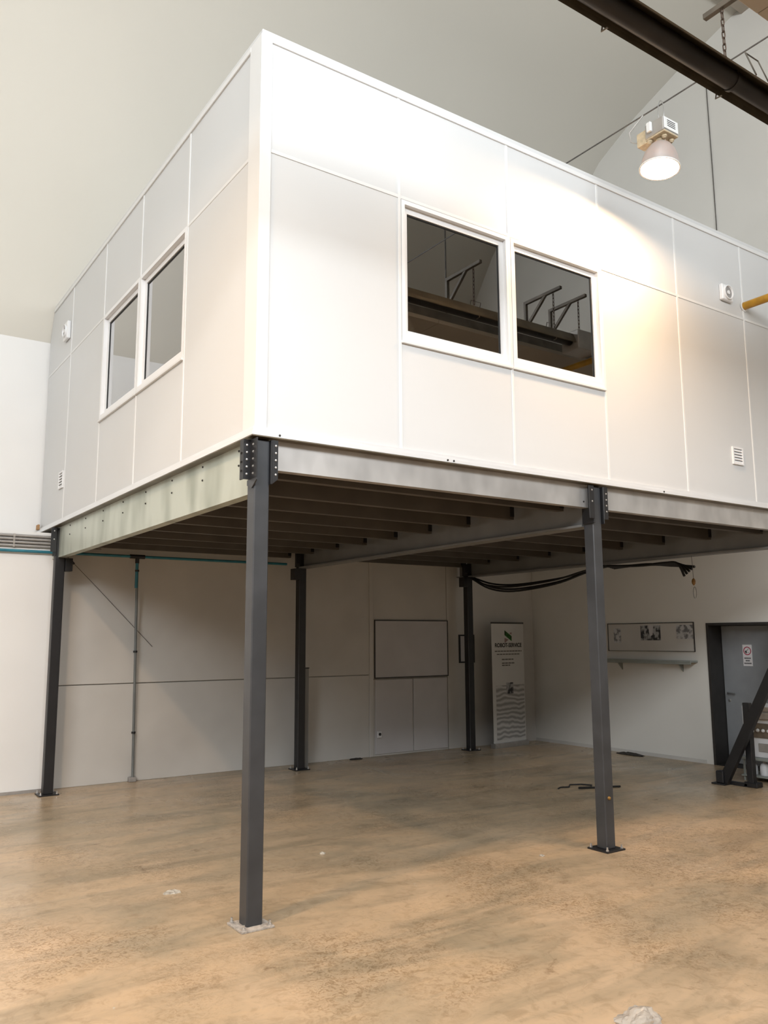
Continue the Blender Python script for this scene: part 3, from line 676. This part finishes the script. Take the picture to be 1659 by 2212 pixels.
# thin vertical cable on the right gable wall
vc = thing('wall_cable', 'thin grey cable hanging straight down the gable wall behind the lamp', 'cable', (XR - .02, 1.74, 6.0))
MB().tube([(XR - .015, 1.755, 10.58), (XR - .015, 1.74, 8.6), (XR - .015, 1.73, 3.2)], .007, 6).build('cable', 'wire', vc)

# ================================================================ PIPES AND WALL ITEMS
labs = ['topmost', 'second', 'third', 'fourth']
for k, z in enumerate((2.985, 2.945, 2.905, 2.865)):
    t = thing('wall_conduit', 'grey conduit pipe along the white wall at the left, %s of four' % labs[k], 'pipe', (-4, 5.65, z), 'conduits on the left wall')
    MB().tube([(-9.0, 5.655, z), (0.6, 5.655, z)], .017, 12).build('pipe_run', 'greypipe', t, True)
    for x in (-2.2, -.42): BB(x - .012, x + .012, 5.635, 5.679, z - .02, z + .018, b=.002).build('pipe_clip', 'lampgrey', t)
bp_ = thing('air_pipe', 'blue compressed air pipe along the back wall with a drop down to the floor', 'pipe', (1.06, 5.62, 0))
MB().tube([(-9.0, 5.63, 2.80), (3.2, 5.63, 2.80)], .018, 12).build('pipe_run', 'blue', bp_, True)
MB().tube([(1.055, 5.63, 2.79), (1.075, 5.66, 2.2), (1.13, 5.72, 0.05)], [.018, .017, .016], 12).build('drop_pipe', 'bracketgrey', bp_, True)
MB().tube([(1.055, 5.63, 2.72), (1.056, 5.638, 2.40)], .0195, 12).build('drop_pipe_top', 'blue', bp_, True)
MB().tube([(.96, 5.63, 2.80), (1.15, 5.63, 2.80)], .027, 12).build('tee_fitting', 'black', bp_, True)
MB().tube([(1.055, 5.63, 2.80), (1.055, 5.632, 2.715)], .026, 12).build('tee_branch', 'black', bp_, True)
for z in (2.62, 1.6, .6): MB().tube([(1.055 + (2.8 - z) * .027, 5.63 + (2.8 - z) * .033, z - .012), (1.055 + (2.8 - z) * .027, 5.63 + (2.8 - z) * .033, z + .012)], .026, 12).build('pipe_clip', 'black', bp_, True)
BB(1.085, 1.175, 5.70, 5.775, 0.0, .06, b=.006).build('floor_foot', 'greypipe', bp_)
dc = thing('diagonal_cable', 'thin dark bracing wire slanting down the back wall by the left column', 'cable', (.6, 5.7, 1.8))
MB().tube([(.17, 5.70, 2.80), (.55, 5.76, 2.45), (1.02, 5.772, 1.98), (1.34, 5.774, 1.66)], .0035, 6).build('cable', 'wire', dc)
MB().tube([(.24, 5.712, 2.735), (.30, 5.722, 2.68)], .014, 8).build('turnbuckle', 'black', dc)
# framed board on the back wall and panel below
fb = thing('notice_board', 'large pale framed board on the back wall under the mezzanine', 'board', (5.5, 5.76, 1.15))
BB(4.80, 6.20, 5.762, 5.779, 1.155, 2.02, b=.002).build('board_sheet', 'board', fb)
MB().frame(1, 4.79, 6.21, 1.145, 2.03, 5.752, 5.779, (.006, .010, .016, .016)).build('board_frame', 'darkframe', fb)
# two sheet panels under the board
for a, c, lab in ((4.80, 5.50, 'left of two pale sheets leaning under the framed board'), (5.515, 6.19, 'right of two pale sheets leaning under the framed board')):
    tag(BB(a, c, 5.764, 5.779, .03, 1.12, b=.002).build('leaning_sheet', 'board'), lab, 'sheet', 'sheets under the framed board')
so = thing('wall_socket', 'small white wall socket low on the back wall', 'socket', (4.865, 5.75, .27))
BB(4.82, 4.90, 5.735, 5.763, .27, .37, b=.006).build('socket_box', 'plasticwhite', so)
MB().lathe([(.022, 0), (.022, .006), (.002, .007)], (4.86, 5.735, .325), 16, Vector((0, -1, 0))).build('plug', 'ink', so, True)
pf = thing('picture_frame', 'small black framed picture on the back wall behind the black column', 'picture', (6.6, 5.77, 1.35))
MB().frame(1, 6.45, 6.77, 1.345, 1.80, 5.755, 5.779, .022).build('frame', 'ink', pf)
BB(6.465, 6.755, 5.768, 5.778, 1.36, 1.785, b=.001).build('print', 'board', pf)

# roll-up banner near the back corner
bn = thing('roll_up_banner', 'tall white roll-up banner with green logo in the dark back corner', 'banner', (7.2, 5.45, 0))
def bnp(u, z, d=0.0): return (6.83 + u * .80, 5.40 + u * .10 - d + .03 * 0, z)
BW, BHZ = 1.0, 1.985
def bquad(u0, u1, z0, z1, name, m, parent, d=.003, th=.002):
    a, b_, c_, e_ = bnp(u0, z0, d), bnp(u1, z0, d), bnp(u1, z1, d), bnp(u0, z1, d)
    f = [Vector(p) for p in (a, b_, c_, e_)]; off = Vector((0, th, 0))
    return MB().add(f + [p + off for p in f], [(0, 1, 2, 3), (7, 6, 5, 4), (0, 4, 5, 1), (1, 5, 6, 2), (2, 6, 7, 3), (3, 7, 4, 0)]).build(name, m, parent)
sheet = bquad(0, 1, .06, BHZ, 'banner_sheet', 'banner', bn, 0, .004)
bquad(0.10, .98, .12, .98, 'wave_print', 'waves', sheet, .002, .001)
bquad(0.42, .64, .84, 1.02, 'machine_print', 'photo', sheet, .0026, .001)
def bpoly(pts, name, m, parent, d=.003):
    f = [Vector(bnp(u, z, d)) for u, z in pts]; off = Vector((0, .0015, 0)); n = len(f)
    return MB().add(f + [p + off for p in f], [tuple(range(n)), tuple(reversed(range(n, 2 * n)))] + [(i, (i + 1) % n, (i + 1) % n + n, i + n) for i in range(n)]).build(name, m, parent)
bpoly([(.40, 1.87), (.40, 1.79), (.62, 1.69), (.62, 1.775)], 'logo_bar', 'inkgreen', sheet)
bpoly([(.40, 1.745), (.40, 1.66), (.52, 1.715)], 'logo_corner', 'inkpink', sheet)
bpoly([(.62, 1.84), (.62, 1.795), (.55, 1.822)], 'logo_corner', 'inkpink', sheet)
def text(body, u, z, size, m, parent, name='lettering'):
    cv = bpy.data.curves.new(name, 'FONT'); cv.body = body; cv.size = size; cv.align_x = 'CENTER'; cv.extrude = .0006; cv.offset = .002
    tmp = bpy.data.objects.new(name, cv); COL.objects.link(tmp); bpy.context.view_layer.update()
    me = bpy.data.meshes.new_from_object(tmp.evaluated_get(bpy.context.evaluated_depsgraph_get()))
    bpy.data.objects.remove(tmp); me.materials.clear(); me.materials.append(MT[m]); p = bnp(u, z, .0035)
    o = link(name, me, p, parent, (R(90), 0, math.atan2(.10, .80))); o['kind'] = 'stuff'
    return o
text('ROBOT-SERVICE', .51, 1.595, .092, 'ink', bn)
for z, a, c in ((1.52, .09, .93), (1.47, .15, .86)):
    x = a
    while x < c: bquad(x, min(c, x + .075), z, z + .018, 'text_line', 'inkgrey', sheet); x += .09
for z, a, c in ((1.385, .30, .66), (1.325, .30, .70), (1.29, .30, .55)):
    x = a
    while x < c: bquad(x, min(c, x + .085), z, z + .02, 'text_line', 'inkgrey', sheet); x += .10
bquad(-.01, 1.01, BHZ - .008, BHZ + .016, 'top_rail', 'darkframe', bn, .006, .016)
bquad(-.02, 1.02, 0.0, .075, 'base_cassette', 'steel', bn, .05, .11)
MB().tube([bnp(.5, .03, -.03), bnp(.5, 1.99, -.02)], .010, 8).build('support_pole', 'steel', bn)

# white board with papers and shelf on the right wall
wb = thing('poster_strip', 'long pale pin board with three papers on the right wall under the mezzanine', 'board', (XR, 3.3, 1.55))
BB(XR - .014, XR - .0005, 2.535, 4.09, 1.545, 1.95, b=.002).build('board_sheet', 'wallpanel', wb)
MB().frame(0, 2.525, 4.10, 1.535, 1.96, XR - .020, XR - .0005, (.008, .008, .004, .010)).build('board_frame', 'darkframe', wb)
for y0, y1, z0, z1, m in ((3.84, 3.98, 1.66, 1.88, 'paper'), (3.10, 3.46, 1.70, 1.92, 'photo'), (2.54, 2.82, 1.72, 1.92, 'paper')):
    BB(XR - .017, XR - .0135, y0, y1, z0, z1, b=.0005).build('paper', m, wb)
MB().prism([(3.31, 1.92), (3.22, 1.92), (3.24, 1.78), (3.28, 1.76), (3.30, 1.80)], 0, XR - .019, XR - .017).build('figure_print', 'board', wb)
sh = thing('wall_shelf', 'narrow grey shelf on the right wall below the pin board', 'shelf', (XR - .1, 3.3, 1.37))
BB(XR - .17, XR - .001, 2.50, 4.12, 1.385, 1.412, b=.003).build('shelf_board', 'greenplate', sh)
BB(XR - .17, XR - .155, 2.50, 4.12, 1.36, 1.385, b=.002).build('front_lip', 'greenplate', sh)
for y in (2.75, 3.85): MB().prism([(XR - .001, 1.385), (XR - .13, 1.385), (XR - .001, 1.25)], 1, y - .008, y + .008).build('shelf_bracket', 'greenplate', sh)

# black cables hanging under the right beam
def cable(pts, r, lab, nm='power_cable'):
    t = thing(nm, lab, 'cable', pts[0], 'black cables under the deck')
    P = [Vector(p) for p in pts]; out = []
    for i in range(len(P) - 1):
        a, b_, c_, e_ = P[max(0, i - 1)], P[i], P[i + 1], P[min(len(P) - 1, i + 2)]
        for s in range(6):
            u = s / 6; out.append(.5 * ((2 * b_) + (c_ - a) * u + (2 * a - 5 * b_ + 4 * c_ - e_) * u * u + (3 * b_ - a - 3 * c_ + e_) * u ** 3))
    out.append(P[-1]); MB().tube(out, r, 8).build('cable', 'rubber', t, True)
for k, lab in enumerate(('lowest black cable of the bundle sagging between the back column and the right beam', 'second lowest black cable of the sagging bundle under the right beam', 'third lowest black cable of the sagging bundle under the right beam', 'uppermost black cable of the sagging bundle under the right beam')):
    sg_ = 1 - k * .13; dx = (.0, .034, -.034, .068)[k]
    cable([(6.35 + dx, 5.32, 2.70), (6.36 + dx, 4.9, 2.70 - .19 * sg_), (6.36 + dx, 4.35, 2.70 - .26 * sg_), (6.36 + dx, 3.5, 2.70 - .20 * sg_), (6.36 + dx, 2.95, 2.70 - .085 * sg_), (6.36 + dx, 2.56, 2.69)], .014, lab)
for k, lab in enumerate(('longest frayed cable end pointing down beside the pull cord', 'second frayed cable end of the cut bundle, left of the longest', 'third frayed cable end in the middle of the cut bundle', 'fourth frayed cable end of the cut bundle', 'shortest frayed cable end of the cut bundle nearest the beam')):
    x = 6.33 + .036 * k; zz = 2.685 - .006 * k
    cable([(x, 2.52, zz), (x, 2.0, zz - .035 + .012 * k), (x, 1.62, zz - .03), (x, 1.42, zz - .05), (x, 1.33 - .012 * k, zz - .21 + .035 * k)], .016, lab)
pc = thing('pull_cord', 'small amber plug with a wire loop hanging below the cut black cables', 'pull cord', (6.42, 1.27, 2.15))
MB().lathe([(.004, .075), (.018, .06), (.024, .035), (.020, .010), (.006, -.012)], (6.42, 1.27, 2.375), 14).build('plug', 'amber', pc, True)
MB().tube([(6.42, 1.27, 2.44), (6.42, 1.28, 2.72)], .003, 6).build('cord', 'wire', pc)
MB().tube([(6.42, 1.262 + .022 * math.cos(a), 2.275 + (.07 if math.sin(a) > 0 else .07) * math.sin(a)) for a in [2 * math.pi * k / 20 for k in range(20)]], .003, 6, closed=True).build('wire_loop', 'wire', pc, True)
MB().lathe([(.001, -.010), (.010, 0), (.001, .010)], (6.42, 1.258, 2.207), 10).build('metal_bead', 'bolt', pc, True)

# diagonal brace by the door
br = thing('diagonal_brace', 'black steel diagonal brace with a short upright and foot plate near the grey door', 'brace', (6.85, 1.25, 0))
def bar(p, q, w, dpt, name, m, parent):
    p, q = Vector(p), Vector(q); t_ = (q - p).normalized(); sx = Vector((1, 0, 0)); sx = (sx - t_ * sx.dot(t_)).normalized(); sy = t_.cross(sx)
    vs = [e + sx * (a * dpt / 2) + sy * (b_ * w / 2) for e in (p, q) for a, b_ in ((-1, -1), (1, -1), (1, 1), (-1, 1))]
    return MB().add(vs, [(0, 1, 2, 3), (7, 6, 5, 4), (0, 4, 5, 1), (1, 5, 6, 2), (2, 6, 7, 3), (3, 7, 4, 0)]).build(name, m, parent)
bar((6.86, 1.335, .015), (6.72, .04, 2.23), .115, .06, 'strut', 'black', br); BB(6.665, 6.70, .0, .12, 2.05, 2.40, b=.003).build('gusset_plate', 'black', br)
BB(6.92, 7.0, .985, 1.065, .012, .97, b=.006).build('upright', 'black', br)
BB(6.78, 6.95, 1.27, 1.45, 0, .018, b=.003).build('foot_plate', 'black', br)
BB(6.90, 7.03, .93, 1.10, 0, .06, b=.01).build('upright_foot', 'black', br)
BB(6.90, 6.96, 1.05, 1.34, 0, .04, b=.004).build('base_bar', 'black', br)
BB(6.80, 6.90, 1.30, 1.40, .018, .16, b=.01).build('knee_gusset', 'black', br)

# bench with white cabinet and jugs behind the brace
wbn = thing('work_trolley', 'low grey trolley behind the diagonal brace', 'trolley', (7.6, .9, 0))
BB(7.30, 7.90, .35, 1.38, .255, .285, b=.004).build('top_shelf', 'greenplate', wbn)
BB(7.30, 7.90, .35, 1.38, .055, .075, b=.004).build('lower_shelf', 'greenplate', wbn)
for x in (7.32, 7.86):
    for y in (.37, 1.34): BB(x, x + .022, y, y + .022, 0, .255, b=.003).build('leg', 'greenplate', wbn)
cb = thing('white_cabinet', 'white cabinet with beige drawer standing on the grey trolley', 'cabinet', (7.6, .9, .285))
BB(7.36, 7.86, .40, 1.36, .285, .905, b=.01).build('body', 'plasticwhite', cb)
BB(7.325, 7.36, .45, 1.285, .745, .83, b=.012).build('drawer', 'beige', cb)
BB(7.335, 7.36, .45, 1.285, .84, .90, b=.008).build('lid', 'beige', cb)
BB(7.345, 7.362, .45, 1.262, .525, .70, b=.004).build('recess', 'brown', cb)
for k in range(5): MB().lathe([(.001, -.022), (.016, -.016), (.022, 0), (.016, .016), (.001, .022)], (7.335, 1.215 - k * .07, .615 if k else .60), 14, Vector((1, 0, 0))).build('knob', 'lampwhite', cb, True)
BB(7.350, 7.362, .50, 1.16, .36, .46, b=.004).build('grey_panel', 'lampgrey', cb)
for k, (y, lab) in enumerate(((1.29, 'left of two white plastic jugs on the lower trolley shelf'), (1.14, 'right of two white plastic jugs on the lower trolley shelf'))):
    j = thing('plastic_jug', lab, 'jug', (7.42, y, .075), 'jugs under the trolley')
    MB().lathe([(.050, 0), (.055, .01), (.055, .10), (.040, .135), (.018, .15), (.018, .158)], (7.42, y, .075), 18, capa=True, capb=True).build('bottle', 'plasticwhite', j, True)
    MB().lathe([(.020, 0), (.020, .012)], (7.42, y, .233), 14, capa=True, capb=True).build('cap', 'signred' if False else 'lampgrey', j, True)

# ---------------------------------------------------------------- small things on the floor
def on_floor_cable(pts, r, lab):
    t = thing('floor_cable', lab, 'cable', (*pts[0], 0), 'cables on the floor')
    MB().tube([(x, y, r) for x, y in pts], r, 6).build('cable', 'rubber', t, True)
on_floor_cable([(5.02, 2.26), (5.10, 2.30), (5.20, 2.26), (5.32, 2.36), (5.45, 2.30), (5.50, 2.18), (5.40, 2.10), (5.26, 2.16)], .009, 'loop of black cable lying on the floor behind the second front column')
on_floor_cable([(5.22, 2.13), (5.30, 2.09), (5.42, 2.03), (5.58, 1.98), (5.70, 1.92)], .012, 'short straight black cable on the floor behind the second front column')
def rubble(name, x, y, r, m, lab, cat, sq=.35, n=9, seed=1, stretch=(1, 1)):
    rnd = random.Random(seed); mb = MB(); seg = n; rings = 4; vs = []; fs = []
    for i in range(rings + 1):
        ph = math.pi / 2 * i / rings
        for k in range(seg):
            a = 2 * math.pi * k / seg; rr = r * math.cos(ph) * rnd.uniform(.72, 1.2)
            vs.append((x + rr * math.cos(a) * stretch[0], y + rr * math.sin(a) * stretch[1], max(0, r * sq * math.sin(ph) * rnd.uniform(.7, 1.2)) if i else 0.0))
    for i in range(rings):
        for k in range(seg): l = (k + 1) % seg; fs.append((i * seg + k, i * seg + l, (i + 1) * seg + l, (i + 1) * seg + k))
    fs.append(tuple(range(rings * seg, rings * seg + seg))); fs.append(tuple(reversed(range(seg))))
    return tag(mb.add(vs, fs).build(name, m), lab, cat)
rubble('debris', 7.98, 3.65, .10, 'dirt', 'dark heap of debris at the foot of the right wall', 'debris', .35, 10, 3, (.7, 2.6))
rubble('debris', 4.42, 5.70, .07, 'dirt', 'small dark debris at the foot of the back wall by the seam', 'debris', .3, 10, 4, (1.8, .7))
rubble('plaster_crumb', -.10, 1.00, .05, 'lint', 'pale plaster crumb on the floor left of the corner column', 'crumb', .35, 9, 5, (1.2, .9))
rubble('plaster_crumb', 1.30, 1.32, .028, 'lint', 'pale crumb on the floor between the corner column and second column', 'crumb', .5, 9, 6)
rubble('plaster_crumb', 2.72, .22, .025, 'lint', 'pale crumb on the floor beside the second column base plate', 'crumb', .4, 9, 8)

# crumpled clear film at the lower right edge
def film(cx, cy, r, seed):
    rnd = random.Random(seed); import bmesh
    bm = bmesh.new(); bmesh.ops.create_icosphere(bm, subdivisions=4, radius=1.0)
    from mathutils import noise as NZ
    for v in bm.verts:
        p = v.co.copy(); k = 1 + .30 * NZ.noise(p * 1.7 + Vector((seed, 0, 0))) + .22 * abs(NZ.noise(p * 4.5)) + .10 * abs(NZ.noise(p * 11))
        v.co = Vector((p.x * r * 1.5 * k, p.y * r * k, max(-.55, p.z * .75 * k) * r))
    lo = min(v.co.z for v in bm.verts)
    for v in bm.verts: v.co.z -= lo
    me = bpy.data.meshes.new('crumpled_film'); bm.to_mesh(me); bm.free(); me.materials.append(MT['film'])
    return link('crumpled_film', me, (cx, cy, 0))
tag(film(.86, -2.255, .075, 3), 'crumpled clear plastic film lying on the floor at the lower right edge', 'plastic film')
